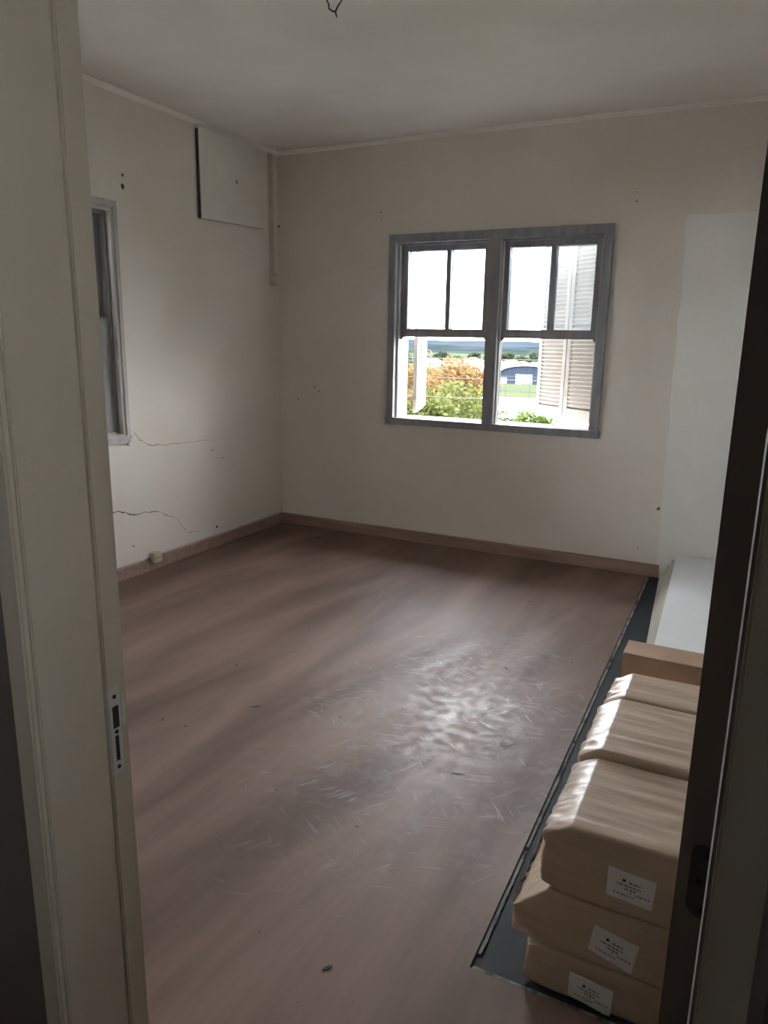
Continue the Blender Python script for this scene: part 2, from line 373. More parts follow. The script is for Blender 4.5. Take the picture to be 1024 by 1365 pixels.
# box frame in the depth of the wall
wp(B(WX0, WX0+.022, YB+.0155, YB+T-.01, WZ0, WZ1), 'jamb', 'win2_frame')
wp(B(WX1-.022, WX1, YB+.0155, YB+T-.01, WZ0, WZ1), 'jamb', 'win2_frame')
wp(B(WX0+.0225, WX1-.0225, YB+.0155, YB+T-.01, WZ1-.022, WZ1), 'head', 'win_frame')
wp(B(WX0+.0225, WX1-.0225, YB+.0155, YB+T+.02, WZ0-.002, WZ0+.004), 'sill', 'shutter')
wp(B(XM0+.012, XM1-.012, YB-.020, YB+.12, WZ0+.003, 2.166), 'mullion', 'win_frame')
wp(B(XM0, XM1, YB+.0155, YB+.045, WZ0+.003, 2.160), 'mullion', 'win2_frame')
def sash(x0, x1, z0, z1, y, st, muntin):
    s = empty('sash', (x0, y, z0)); child_at(s, win)
    def p(mb, name, m='win_frame', bv=.003): return child_at(mb.build(name, m, bevel=bv), s)
    bpy.context.view_layer.update()
    off = Vector((x0, y, z0))
    def q(mb, name, m='win_frame', bv=.003):
        o = mb.build(name, m, bevel=bv); o.parent = s; o.matrix_parent_inverse = Matrix.Translation(-off); return o
    q(B(x0, x0+st, y, y+.034, z0, z1), 'stile'); q(B(x1-st, x1, y, y+.034, z0, z1), 'stile')
    q(B(x0+st, x1-st, y+.001, y+.033, z0, z0+.058), 'rail'); q(B(x0+st, x1-st, y+.001, y+.033, z1-.045, z1), 'rail')
    q(B(muntin-.017, muntin+.017, y+.003, y+.031, z0+.058, z1-.045), 'muntin')
    q(B(x0+st-.006, muntin-.012, y+.0155, y+.0185, z0+.053, z1-.04), 'pane', 'glass', 0)
    q(B(muntin+.012, x1-st+.006, y+.0155, y+.0185, z0+.053, z1-.04), 'pane', 'glass', 0)
    return s
for y in (YB+.048, YB+.088):                               # lower sash raised in front of the fixed upper one
    sash(WX0+.024, XM0+.008, 1.522, 2.160, y, .048, -2.042)
    sash(XM1-.008, WX1-.024, 1.522, 2.160, y, .040, -1.303)
# butterfly catches holding the raised sashes
for x, sg in ((XM0-.012, -1), (WX0+.034, 1), (XM1+.012, 1), (WX1-.034, -1)):
    wp(MB().prism([(x-sg*.014, 1.522), (x+sg*.010, 1.522), (x+sg*.008, 1.516), (x-sg*.002, 1.506), (x-sg*.014, 1.502)], YB+.046, YB+.056, axis=1), 'sash_catch', 'rust', bevel=.001)

# louvred shutters, each of two hinged leaves
ZS0, ZS1 = .950, 2.135
slat_mesh = {}
def shutter_leaf(p0, ang, wd, z0=ZS0, z1=ZS1):
    """leaf starting at plan point p0 and running along plan angle ang"""
    lf = empty('shutter_leaf', (p0[0], p0[1], 0)); lf.rotation_euler = (0, 0, ang); lf.parent = win
    lf.matrix_parent_inverse = Matrix.Translation(win.location).inverted()
    st, th = .042, .028
    def q(mb, name, bv=.002, m='shutter'):
        o = mb.build(name, m, bevel=bv); o.parent = lf; return o
    q(B(0, st, -th/2, th/2, z0, z1), 'stile'); q(B(wd-st, wd, -th/2, th/2, z0, z1), 'stile')
    q(B(st, wd-st, -th/2+.001, th/2-.001, z0, z0+.085), 'rail'); q(B(st, wd-st, -th/2+.001, th/2-.001, z1-.06, z1), 'rail')
    q(B(st, wd-st, -th/2+.001, th/2-.001, 1.545, 1.605), 'rail')
    k = round(wd, 3)
    for a, c in ((z0+.085, 1.545), (1.605, z1-.06)):
        n = round((c-a)/.0285); d = (c-a)/n
        for i in range(n):
            if k not in slat_mesh:
                rot = Matrix.Rotation(math.radians(48), 4, 'X')
                o = MB().box(st-.002, wd-st+.002, -.019, .019, -.0035, .0035, rot).build('slat', 'shutter', lf); slat_mesh[k] = o.data
            else:
                o = bpy.data.objects.new('slat', slat_mesh[k]); COL.objects.link(o); o.parent = lf
            o.location = (0, 0, a + d*(i+.5))
    return lf
W1 = .345
def along(p, ang, d): return (p[0]+math.cos(ang)*d, p[1]+math.sin(ang)*d)
ra = math.pi - math.radians(37); p = (-.985, YB+T+.055)
shutter_leaf(p, ra, W1, z1=2.215); p2 = along(p, ra, W1+.004)
lf = shutter_leaf(p2, math.pi - math.radians(41), W1, z1=2.215)
la = math.radians(107); pl = (-2.372, YB+T+.060)
shutter_leaf(pl, la, W1); p3 = along(pl, la, W1+.004)
lf2 = shutter_leaf(p3, math.radians(108.5), W1)
# strap hinges reaching from the frame to the shutters, and the ring catches
for z in (1.06, 2.055):
    wp(B(WX0+.004, -2.366, YB+T+.050, YB+T+.058, z-.012, z+.012), 'hinge_strap', 'rust', bevel=.001)
    wp(B(-2.424, -2.416, YB+T-.012, YB+T+.056, z-.012, z+.012), 'hinge_strap', 'rust', bevel=.001)
    wp(B(-.990, WX1-.004, YB+T+.048, YB+T+.056, z-.012, z+.012), 'hinge_strap', 'rust', bevel=.001)
    wp(B(-.974, -.966, YB+T-.012, YB+T+.054, z-.012, z+.012), 'hinge_strap', 'rust', bevel=.001)
e = along(p3, math.radians(108.5), W1)
wp(MB().tube([(e[0]+.014+.024*(1-math.cos(a))*1.0, e[1]-.01, 1.395+.024*math.sin(a)) for a in [i*math.pi/8 for i in range(17)]], .0035, 6), 'ring_catch', 'rust', bevel=0)

# ------------------------------------------------------------------ side window (left wall), shut
w2 = struct(empty('window_2', (XL, (VX0+VX1)/2, VZ0)))
def p2w(mb, name, m='win2_frame', bv=.002): return child_at(mb.build(name, m, bevel=bv), w2)
for i, (o, d) in enumerate(((.060, .020), (.040, .032), (.020, .024))):     # stepped casing
    i0, i1 = o-.0199, o
    y0, y1, z0, z1 = VX0-o, VX1+o, VZ0-o, VZ1+o
    e_ = .0205
    p2w(B(XL-.004, XL+d, y1-e_, y1, z0, z1), 'casing'); p2w(B(XL-.004, XL+d, y0, y0+e_, z0, z1), 'casing')
    p2w(B(XL-.004, XL+d, y0+e_, y1-e_, z1-e_, z1), 'casing'); p2w(B(XL-.004, XL+d, y0+e_, y1-e_, z0, z0+e_), 'casing')
p2w(B(XL-.004, XL+.040, VX0-.06, VX1+.055, VZ0-.030, VZ0-.010), 'sill')
p2w(MB().prism([(VX1+.030, VZ0-.061), (VX1+.050, VZ0-.061), (VX1+.048, VZ0-.078), (VX1+.040, VZ0-.074)], XL, XL+.018, axis=0), 'splinter', bv=0)
# lining of the reveal, glazed sashes, left unshuttered to add daylight to the room
p2w(B(XL-T+.01, XL-.0045, VX1-.020, VX1, VZ0, VZ1), 'jamb', 'sash_grey'); p2w(B(XL-T+.01, XL-.0045, VX0, VX0+.020, VZ0, VZ1), 'jamb', 'sash_grey')
p2w(B(XL-T+.01, XL-.0045, VX0+.0205, VX1-.0205, VZ1-.02, VZ1), 'head', 'sash_grey'); p2w(B(XL-T-.02, XL-.0045, VX0+.0205, VX1-.0205, VZ0, VZ0+.012), 'sill', 'win2_frame')
YM = (VX0+VX1)/2
p2w(B(XL-.14, XL-.008, YM-.045, YM+.045, VZ0+.012, VZ1-.02), 'mullion')
for xo, za, zb in ((.012, VZ0+.013, 1.60), (.050, 1.55, VZ1-.021)):
    for ya, yb in ((VX0+.021, YM-.046), (YM+.046, VX1-.021)):
        xa, xb = XL-xo-.034, XL-xo
        sh = p2w(B(xa, xb, ya, ya+.075, za, zb), 'sash', 'sash_grey')
        for mb_, nm, mm in ((B(xa, xb, yb-.075, yb, za, zb), 'stile', 'sash_grey'), (B(xa+.001, xb-.001, ya+.045, yb-.045, za, za+.055), 'rail', 'win2_frame'),
                            (B(xa+.001, xb-.001, ya+.045, yb-.045, zb-.045, zb), 'rail', 'win2_frame'), (B(xa+.003, xb-.003, (ya+yb)/2-.017, (ya+yb)/2+.017, za+.055, zb-.045), 'muntin', 'win2_frame'),
                            (B(xa+.015, xa+.018, ya+.04, yb-.04, za+.05, zb-.04), 'pane', 'glass')):
            mb_.build(nm, mm, sh)
# ------------------------------------------------------------------ door frame and open door
door = struct(empty('door_1', (-.4, YF, 0)))
def dp(mb, name, m='frame_white', bv=.002): return child_at(mb.build(name, m, bevel=bv), door)
JX = -.826                                                  # rabbet face, strike side
YS = .705                                                   # room-side corner of the stop
YN, YO = .592, .762                                         # hall and room edge of the frame
# strike jamb: one profile with rabbet and stop
dp(MB().prism([(DX0-.03, YN+.006), (JX+.014, YN+.006), (JX+.014, YS), (JX-.010, YS), (JX-.010, YS+.0185), (JX, YS+.0185), (JX, YO), (DX0-.03, YO)], 0, DZ, axis=2), 'door_jamb')
RX = .010
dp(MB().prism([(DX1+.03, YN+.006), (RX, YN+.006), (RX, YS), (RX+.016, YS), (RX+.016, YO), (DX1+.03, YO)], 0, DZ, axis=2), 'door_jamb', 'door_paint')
dp(B(JX+.0145, RX-.0005, YN+.006, YO, DZ-.04, DZ), 'door_head')
dp(B(JX-.018, JX+.012, YN-.006, YN+.0055, 0, DZ+.03), 'architrave', bv=.003)
dp(B(RX+.003, RX+.042, YN-.006, YN+.0055, 0, DZ+.03), 'architrave', bv=.003)
dp(B(JX+.013, RX+.002, YN-.006, YN+.0055, DZ-.036, DZ+.03), 'architrave', bv=.003)
# strike plate with its two mortices
sp_lo, sp_hi = on(150, 1035, 0, JX).z, on(145, 920, 0, JX).z
sy0, sy1 = YS+.0195, YS+.042
strike = dp(B(JX-.002, JX+.0016, sy0, sy1, sp_lo, sp_hi), 'strike_plate', 'steel', .001)
hgt = sp_hi-sp_lo
def sp_(mb, name, m): o = mb.build(name, m); o.parent = strike; o.matrix_parent_inverse = Matrix.Identity(4); return o
dp(B(JX-.002, JX+.0012, sy1+.0005, sy1+.010, sp_hi-.070*1.0, sp_hi-.016), 'strike_lip', 'steel', .001)
def inch(o, par): o.parent = par; return o
inch(B(JX+.0010, JX+.0022, sy0+.006, sy1-.005, sp_hi-.066, sp_hi-.030).build('latch_hole', 'hole'), strike)
inch(B(JX+.0010, JX+.0022, sy0+.008, sy1-.008, sp_lo+.022, sp_lo+.064).build('bolt_hole', 'hole'), strike)
for z in (sp_hi-.014, (sp_hi-.066+sp_lo+.064)/2, sp_lo+.011):
    inch(MB().tube([(JX, (sy0+sy1)/2, z), (JX+.0024, (sy0+sy1)/2, z)], .0035, 10).build('screw', 'hole'), strike)
# the door, swung into the room on its right-hand hinges
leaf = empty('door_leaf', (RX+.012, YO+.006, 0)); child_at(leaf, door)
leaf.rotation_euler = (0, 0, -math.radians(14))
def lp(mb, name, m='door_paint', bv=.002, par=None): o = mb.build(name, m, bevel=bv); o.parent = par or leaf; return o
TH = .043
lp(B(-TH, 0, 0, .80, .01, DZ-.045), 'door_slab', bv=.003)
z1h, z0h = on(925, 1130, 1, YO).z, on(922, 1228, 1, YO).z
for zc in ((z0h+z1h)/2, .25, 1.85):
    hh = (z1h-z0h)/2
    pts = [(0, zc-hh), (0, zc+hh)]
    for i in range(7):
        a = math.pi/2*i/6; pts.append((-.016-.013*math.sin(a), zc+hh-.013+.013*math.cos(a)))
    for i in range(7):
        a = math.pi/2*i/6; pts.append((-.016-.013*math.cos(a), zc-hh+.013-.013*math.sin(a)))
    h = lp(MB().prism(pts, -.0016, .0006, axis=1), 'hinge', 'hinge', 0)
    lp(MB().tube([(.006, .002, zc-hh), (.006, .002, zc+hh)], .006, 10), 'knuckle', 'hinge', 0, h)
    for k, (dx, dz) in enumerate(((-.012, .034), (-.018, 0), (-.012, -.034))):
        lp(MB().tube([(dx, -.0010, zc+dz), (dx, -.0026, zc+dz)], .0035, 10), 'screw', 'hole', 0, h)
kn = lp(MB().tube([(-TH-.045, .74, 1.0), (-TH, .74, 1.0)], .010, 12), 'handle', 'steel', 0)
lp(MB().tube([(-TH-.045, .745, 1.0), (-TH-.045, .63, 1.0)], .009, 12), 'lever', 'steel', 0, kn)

# ------------------------------------------------------------------ things on the walls
def wall_pt(px, py): return on(px, py, 0, XL)
# plywood cover over an old air-conditioner opening
a, c = wall_pt(259, 168), wall_pt(350, 203); d1, d2 = wall_pt(264, 291), wall_pt(350, 306)
ac = tag(empty('wall_cover_panel', (XL, (a.y+c.y)/2, d1.y and d1.z)), 'square off-white painted plywood cover high on the wall near the ceiling corner', 'panel')
def acp(mb, name, m, bv=.001): return child_at(mb.build(name, m, bevel=bv), ac)
acp(MB().prism([(a.y+.004, a.z-.012), (c.y-.012, c.z-.012), (d2.y-.012, d2.z+.003), (d1.y+.004, d1.z+.003)], XL-.002, XL+.026, axis=0), 'frame', 'wood_shade')  # dark frame paints the shadow along the board's left and lower edges
acp(MB().prism([(a.y, a.z), (c.y, c.z), (d2.y, d2.z), (d1.y, d1.z)], XL+.026, XL+.036, axis=0), 'board', 'cover', .002)
mc = wall_pt(310, 243)
for s_ in (1, -1):
    rot = Matrix.Translation((XL+.0365, mc.y, mc.z)) @ Matrix.Rotation(s_*.8, 4, 'X')
    acp(MB().box(-.0012, .0012, -.016, .016, -.0022, .0022, rot), 'nail', 'wood_shade', 0)
# cable duct in the corner with a connector at its lower end
t_, bt = on(361, 203, 0, XL), on(361, 380, 0, XL)
cd = tag(empty('cable_conduit', (XL, bt.y, bt.z)), 'painted cable duct running down the room corner beside the plywood cover', 'conduit')
def cdp(mb, name, m, bv=.002): return child_at(mb.build(name, m, bevel=bv), cd)
yc = on(361, 300, 0, XL).y
cdp(B(XL-.001, XL+.016, yc-.012, yc+.020, bt.z+.03, ZC-.028), 'duct', 'conduit', .004)
cdp(MB().tube([(XL+.006, yc-.022, bt.z+.05), (XL+.006, yc-.022, ZC-.028)], .006, 10), 'cable', 'wood_shade' if False else 'conduit', 0)
cdp(B(XL-.001, XL+.024, yc-.030, yc+.030, bt.z-.005, bt.z+.085), 'connector', 'plastic', .004)
for yy, zz in ((-.02, .005), (.02, .005), (-.02, .075), (.02, .075)):
    cdp(MB().tube([(XL+.02, yc+yy, bt.z+zz), (XL+.026, yc+yy, bt.z+zz)], .004, 8), 'screw', 'rust', 0)
# surface socket on the skirting, with its cable
so = wall_pt(204, 742)
sk = tag(empty('wall_socket', (XL, so.y, so.z-.03)), 'small yellowed surface-mounted socket sitting on the skirting board', 'socket')
def skp(mb, name, m, bv=.003): return child_at(mb.build(name, m, bevel=bv), sk)
skp(B(XL-.001, XL+.050, so.y-.036, so.y+.036, so.z-.030, so.z+.034), 'body', 'plastic', .006)
skp(B(XL+.049, XL+.054, so.y-.024, so.y+.024, so.z-.018, so.z+.022), 'face_plate', 'plastic', .003)
for dy in (-.008, .008):
    skp(MB().tube([(XL+.052, so.y+dy, so.z+.002), (XL+.0555, so.y+dy, so.z+.002)], .0035, 8), 'socket_hole', 'hole', 0)
cb = MB().tube([(XL+.010, so.y+.03, .089), (XL+.009, so.y+.3, .0885), (XL+.010, so.y+.8, .089), (XL+.010, YB-.02, .0885)], .0048, 6).build('power_cable', 'conduit')
tag(cb, 'thin painted cable lying along the top of the skirting to the right of the socket', 'cable')
cb2 = MB().tube([(XL+.010, so.y-.03, .089), (XL+.010, YF+.1, .0885)], .0048, 6).build('power_cable', 'conduit')
tag(cb2, 'thin painted cable lying along the top of the skirting between socket and door wall', 'cable')
# cracks and plug holes in the plaster
def crack(pts, wd, par=wall_left):
    P = [wall_pt(*q) for q in pts]; rnd = random.Random(len(pts)*7); dense = []
    for u, v in zip(P, P[1:]):
        n = max(2, int((v-u).length/.018))
        for i in range(n):
            q = u.lerp(v, i/n); dense.append((q.y, q.z+rnd.uniform(-.005, .005)))
    n = len(dense); up = []; dn = []
    for i, (y, z) in enumerate(dense):
        h = wd*(.35+.9*rnd.random())*(1 - .75*i/n); up.append((y, z+h)); dn.append((y, z-h))
    bmc = MB()
    for i in range(n-1):
        q = [bmc.bm.verts.new((XL+.0012, *k)) for k in (dn[i], dn[i+1], up[i+1], up[i])]; bmc.bm.faces.new(q)
    bmc.build('crack', 'crack', par)
crack([(176, 574), (186, 586), (198, 592), (203, 595), (210, 592), (216, 594), (238, 591), (262, 588), (287, 586)], .0026)
crack([(150, 683), (160, 682), (170, 684), (182, 687), (188, 684), (204, 682), (214, 683), (222, 687), (236, 690)], .0045)
crack([(236, 690), (240, 697), (245, 704), (250, 709), (262, 708), (270, 707)], .0026)
crack([(291, 612), (292, 624), (292, 634)], .0030)
for px, py, r in ((163, 233, .010), (163, 248, .016), (177, 263, .003), (178, 728, .006), (289, 702, .012), (283, 600, .006), (297, 610, .006)):
    q = wall_pt(px, py); rnd = random.Random(px)
    pts = [(q.y+r*(.6+.6*rnd.random())*math.cos(k*.785), q.z+r*(.6+.6*rnd.random())*math.sin(k*.785)) for k in range(8)]
    MB().prism(pts, XL, XL+.0012, axis=0).build('plug_hole', 'crack', wall_left)
for px, py, r in ((508, 283, .007), (509, 292, .005), (849, 256, .006), (849, 268, .008), (420, 516, .009), (426, 521, .007), (398, 532, .008), (878, 678, .014), (850, 730, .006), (372, 302, .012), (371, 340, .007)):
    q = on(px, py, 1, YB); rnd = random.Random(px)
    pts = [(q.x+r*.7*(.5+.6*rnd.random())*math.cos(k*.785), q.z+r*(.5+.6*rnd.random())*math.sin(k*.785)) for k in range(8)]
    MB().prism(pts, YB-.004, YB, axis=1).build('plug_hole', 'crack', wall_back)

# dangling wire where the ceiling lamp was
wy = 2.85
loop = [(449, -14), (441, -6), (437, 2), (440, 7), (438, 11), (442, 14), (447, 15), (451, 11), (454, 6), (455, -1), (452, -10), (450, -16)]
wl = MB()
P = [on(px, py, 1, wy) for px, py in loop]
P = [Vector((P[0].x, wy, ZC+.005))] + P + [Vector((P[-1].x+.004, wy+.01, ZC+.005))]
for i in range(1, len(P)-1): P[i].y += .010*math.sin(i*1.3)
wl.tube(P, .0032, 8)
wl.tube([on(447, 14, 1, wy), on(448, 19, 1, wy), on(449, 23, 1, wy)], [.0032, .003, .0022], 8)
tag(wl.build('ceiling_wire', 'wire', smooth=True), 'bare dark wire loop dangling from the ceiling', 'wire')

# ------------------------------------------------------------------ packages
def package(x0, x1, y0, y1, z0, z1, seed, end=.060, puff=.26, rot=0):
    def ticks(L, n, dense=0):
        a = [0, .0025, .0055, .010]
        if dense: a += [.010+(dense-.010)*k/14 for k in range(1, 15)]
        b_ = a[-1]; a += [b_+(L-.010-b_)*k/n for k in range(1, n)] + [L-.010, L-.0055, L-.0025, L]
        return [q/L for q in a]
    TX, TY, TZ = ticks(x1-x0, 14, end*1.15), ticks(y1-y0, 36), ticks(z1-z0, 16)
    nx, ny, nz = len(TX)-1, len(TY)-1, len(TZ)-1
    bmp = bmesh.new(); cache = {}
    def V(i, j, k):
        key = (i, j, k)
        if key not in cache: cache[key] = bmp.verts.new((TX[i], TY[j], TZ[k]))
        return cache[key]
    for i in range(nx):
        for j in range(ny):
            bmp.faces.new((V(i, j, 0), V(i, j+1, 0), V(i+1, j+1, 0), V(i+1, j, 0))); bmp.faces.new((V(i, j, nz), V(i+1, j, nz), V(i+1, j+1, nz), V(i, j+1, nz)))
    for i in range(nx):
        for k in range(nz):
            bmp.faces.new((V(i, 0, k), V(i+1, 0, k), V(i+1, 0, k+1), V(i, 0, k+1))); bmp.faces.new((V(i, ny, k), V(i, ny, k+1), V(i+1, ny, k+1), V(i+1, ny, k)))
    for j in range(ny):
        for k in range(nz):
            bmp.faces.new((V(0, j, k), V(0, j, k+1), V(0, j+1, k+1), V(0, j+1, k))); bmp.faces.new((V(nx, j, k), V(nx, j+1, k), V(nx, j+1, k+1), V(nx, j, k+1)))
    r = .010; yc_, zc_ = (y0+y1)/2, (z0+z1)/2
    for v in bmp.verts:
        u, vv, ww = v.co
        p = Vector((x0+(x1-x0)*u, y0+(y1-y0)*vv, z0+(z1-z0)*ww))
        q = Vector((min(max(p.x, x0+r), x1-r), min(max(p.y, y0+r), y1-r), min(max(p.z, z0+r), z1-r)))
        d = p - q
        if d.length > 1e-7:
            d.normalize(); p = q + d*r
        else: d = Vector((0, 0, 0))
        t = min(max((x0+end-p.x)/end, 0), 1); s = t*t*(3-2*t)
        up = (p.z-zc_)/(z1-zc_)
        # folded end: the paper slopes in from the top and gathers into pleats
        if up > 0: p.z -= up*(z1-z0)*puff*(.75*t + .25*t*t)
        else: p.z -= up*(z1-z0)*.05*t
        p.y = yc_ + (p.y-yc_)*(1-.035*s)
        n1 = noise.noise(Vector((p.x*6, p.y*42+seed*3, p.z*14+seed)))
        n2 = noise.noise(Vector((p.x*30, p.y*70, p.z*40+seed*5)))
        p += Vector((.35, .1, .6))*(n1*.016*s) + d*(n2*.007*s)
        ins = (1-s)
        if d.z > .5: p.z += ins*(.0028*noise.noise(Vector((p.x*3, p.y*34, seed))) + .0018*noise.noise(Vector((p.x*9, p.y*60, seed+9)))) - .003*math.sin(math.pi*vv)*math.sin(math.pi*u)
        if d.y < -.5: p.y += .0015*noise.noise(Vector((p.x*8, p.z*8, seed)))
        p.z = min(max(p.z, z0), z1)
        v.co = p
    c = Vector(((x0+x1)/2, yc_, z0))
    for v in bmp.verts: v.co -= c
    bmesh.ops.recalc_face_normals(bmp, faces=bmp.faces)
    me = bpy.data.meshes.new('wrapping'); bmp.to_mesh(me); bmp.free(); me.materials.append(M['kraft'])
    for f in me.polygons: f.use_smooth = True
    e_ = empty('paper_package', c); e_.rotation_euler = (0, 0, rot)
    o = bpy.data.objects.new('wrapping', me); COL.objects.link(o); o.parent = e_
    return e_, c
def add_label(pk, c, quad, y0):
    """white printed label; quad = its four photo corners TL TR BL BR on the plane y = y0"""
    tl, tr, bl_, br = [on(px, py, 1, y0) - c for px, py in quad]
    yy = y0 - c.y
    def g(u, v): return (tl.lerp(tr, u)).lerp(bl_.lerp(br, u), v)
    def quadbox(mb, u0, u1, v0, v1, ya, yb):
        mb.prism([(g(u, v).x, g(u, v).z) for u, v in ((u0, v0), (u1, v0), (u1, v1), (u0, v1))], ya, yb, axis=1)
    m_ = MB(); quadbox(m_, 0, 1, 0, 1, yy-.0030, yy+.0012); lab = m_.build('label', 'label', pk)
    rnd = random.Random(5); m_ = MB()
    def row(v, u0, u1, h):
        u = u0
        while u < u1-.02:
            wd = rnd.uniform(.03, .09); quadbox(m_, u, min(u+wd, u1), v-h/2, v+h/2, yy-.0034, yy-.0029); u += wd+rnd.uniform(.018, .03)
    row(.33, .46, .70, .055); row(.46, .20, .72, .05); row(.57, .38, .62, .05); row(.66, .50, .56, .06); row(.68, .62, .93, .045); row(.80, .15, .60, .04)
    pr = m_.build('print', 'ink', lab)
    m_ = MB(); ctr = g(.35, .30); m_.prism([(ctr.x+.0042*math.cos(k*.7854)*(1 if k % 2 else .75), ctr.z+.0042*math.sin(k*.7854)*(1 if k % 2 else .75)) for k in range(8)], yy-.0034, yy-.0029, axis=1)
    m_.build('emblem', 'hole', lab)
Y1 = 1.475
S1 = []
for (z0, z1, dx, sd) in ((SUB, .112, -.022, 1), (.112, .270, -.064, 2), (.270, .452, 0, 3)):
    pk, c = package(-.322+dx, .075+dx*.3, Y1+(.0 if sd == 3 else .004), Y1+.321, z0, z1-.001, sd*1.7, end=(.085 if sd == 2 else .060), puff=(.20, .12, .58)[sd % 3]); S1.append((pk, c))
tag(S1[2][0], 'topmost kraft-paper package of the front stack, white label on its end', 'package', 'wrapped packages')
tag(S1[1][0], 'middle kraft-paper package of the front stack, torn paper corner and white label', 'package', 'wrapped packages')
tag(S1[0][0], 'lowest kraft-paper package of the front stack, its white label near the floor', 'package', 'wrapped packages')
add_label(*S1[2], [(812, 1153), (876, 1177), (808, 1190), (869, 1214)], Y1)
add_label(*S1[1], [(793, 1231), (853, 1262), (784, 1263), (841, 1298)], Y1+.004)
add_label(*S1[0], [(760, 1295), (818, 1321), (757, 1324), (813, 1355)], Y1+.004)
Y2 = 1.803
pk2 = [package(-.318, .07, Y2, Y2+.322, z0, z1, sd, puff=.22) for z0, z1, sd in ((SUB, .146, 11.3), (.147, .305, 12.9), (.307, .468, 14.2))]
tag(pk2[2][0], 'topmost kraft-paper package of the second stack, right behind the front stack with labels', 'package', 'wrapped packages')
tag(pk2[1][0], 'middle kraft-paper package of the second stack, right behind the front stack with labels', 'package', 'wrapped packages')
tag(pk2[0][0], 'lowest kraft-paper package of the second stack, right behind the front stack with labels', 'package', 'wrapped packages')
Y3 = 2.132
pk3 = [package(-.312, .06, Y3, Y3+.185, z0, z1, sd, puff=.16) for z0, z1, sd in ((SUB, .236, 21.1), (.237, .474, 23.4))]
tag(pk3[1][0], 'upper kraft-paper package of the low stack next to the plain carton', 'package', 'wrapped packages')
tag(pk3[0][0], 'lower kraft-paper package of the low stack next to the plain carton', 'package', 'wrapped packages')

# plain carton
c0 = on(830, 870, 2, .46); 
ct = tag(empty('carton_box', (-.14, 2.55, SUB)), 'plain brown cardboard carton standing between wrapped packages and white boards', 'box')
def ctp(mb, name, m='carton', bv=.0015): return child_at(mb.build(name, m, bevel=bv), ct)
ctp(B(c0.x, .06, c0.y, c0.y+.130, SUB, .457), 'body', bv=.003)
ctp(B(c0.x+.001, .059, c0.y+.001, c0.y+.129, .457, .460), 'flap')

# stack of white boards lying along the right-hand wall
p_lo = Vector((-.372, 3.77)); p_hi = Vector((-.438, 4.945)); dirv = (p_hi-p_lo)
nb = 5; hgt_b = .176/nb
random.seed(3)
for i in range(nb):
    f = i/(nb-1)
    far = -.440 + .085*f + random.uniform(-.004, .004); near = -.300 + .030*f + random.uniform(-.004, .004)
    ye = 4.945 - random.uniform(0, .006)
    z0 = SUB + hgt_b*i
    wdt = .50
    me = MB().prism([(near, 2.80), (near+wdt, 2.80), (far+wdt, ye), (far, ye)], z0, z0+hgt_b)
    o = me.build('white_board', 'panel_edge', bevel=.001)
    if i == nb-1: o.data.materials.append(M['panel_white'])
    for pf in o.data.polygons:
        if i == nb-1 and abs(pf.normal.z) > .9: pf.material_index = 1
    ordn = ['lowest', 'second from the bottom', 'middle one', 'second from the top', 'topmost'][i]
    tag(o, ('long white board with cream edges, %s of the stack on the floor' if i == nb-1 else 'long cream board, %s of the stack under the white one') % ordn, 'board', 'stacked boards')

# ------------------------------------------------------------------ debris on the floor
chips = [(442, 767, 12, 0), (463, 774, 9, 0), (512, 762, 5, 0), (545, 773, 5, 0), (568, 766, 9, 0), (592, 737, 8, 0), (667, 748, 9, 0),
         (656, 779, 8, 0), (705, 802, 11, 0), (711, 803, 7, 0), (734, 815, 8, 0), (737, 799, 8, 0), (760, 811, 8, 0), (546, 801, 8, 1), (315, 887, 10, 0),
         (217, 959, 11, 0), (247, 968, 7, 0), (369, 1053, 8, 0), (436, 1291, 14, 0), (454, 956, 8, 0), (675, 891, 18, 0), (611, 1032, 20, 0), (342, 942, 24, 0),
         (680, 993, 18, 1), (476, 1102, 6, 0), (290, 1110, 5, 0), (496, 853, 5, 0), (515, 853, 5, 0), (691, 862, 5, 0), (763, 883, 5, 0), (522, 855, 5, 0), (393, 869, 5, 0), (218, 1024, 5, 0)]
for px, py, s_, lt in chips:
    q = on(px, py, 2, 0); rnd = random.Random(px*3+py)
    L_ = s_*.0011*(.8+.4*rnd.random()); wd = L_*(.35 if s_ < 16 else .16); a0 = rnd.uniform(0, math.pi) if s_ < 16 else {675: -.9, 611: .25, 342: .75, 680: 1.1}.get(px, 0)
    m_ = MB(); pts = []
    for k in range(7):
        an = 2*math.pi*k/7; pts.append((L_*math.cos(an)*rnd.uniform(.75, 1.1), wd*math.sin(an)*rnd.uniform(.75, 1.1)))
    m_.prism(pts, 0, max(.0015, wd*.45))
    o = m_.build('debris_chip', 'chip_light' if lt else 'chip', bevel=.0004); o.location = (q.x, q.y, 0); o.rotation_euler = (0, 0, a0)
    if lt: tag(o, 'small pale flake of debris on the laminate floor', 'debris', 'pale flakes on the floor')
    elif s_ >= 16: tag(o, 'thin dark splinter lying on the laminate floor', 'debris', 'dark splinters on the floor')
    else: tag(o, 'small dark crumb of debris on the laminate floor', 'debris', 'dark crumbs on the floor')

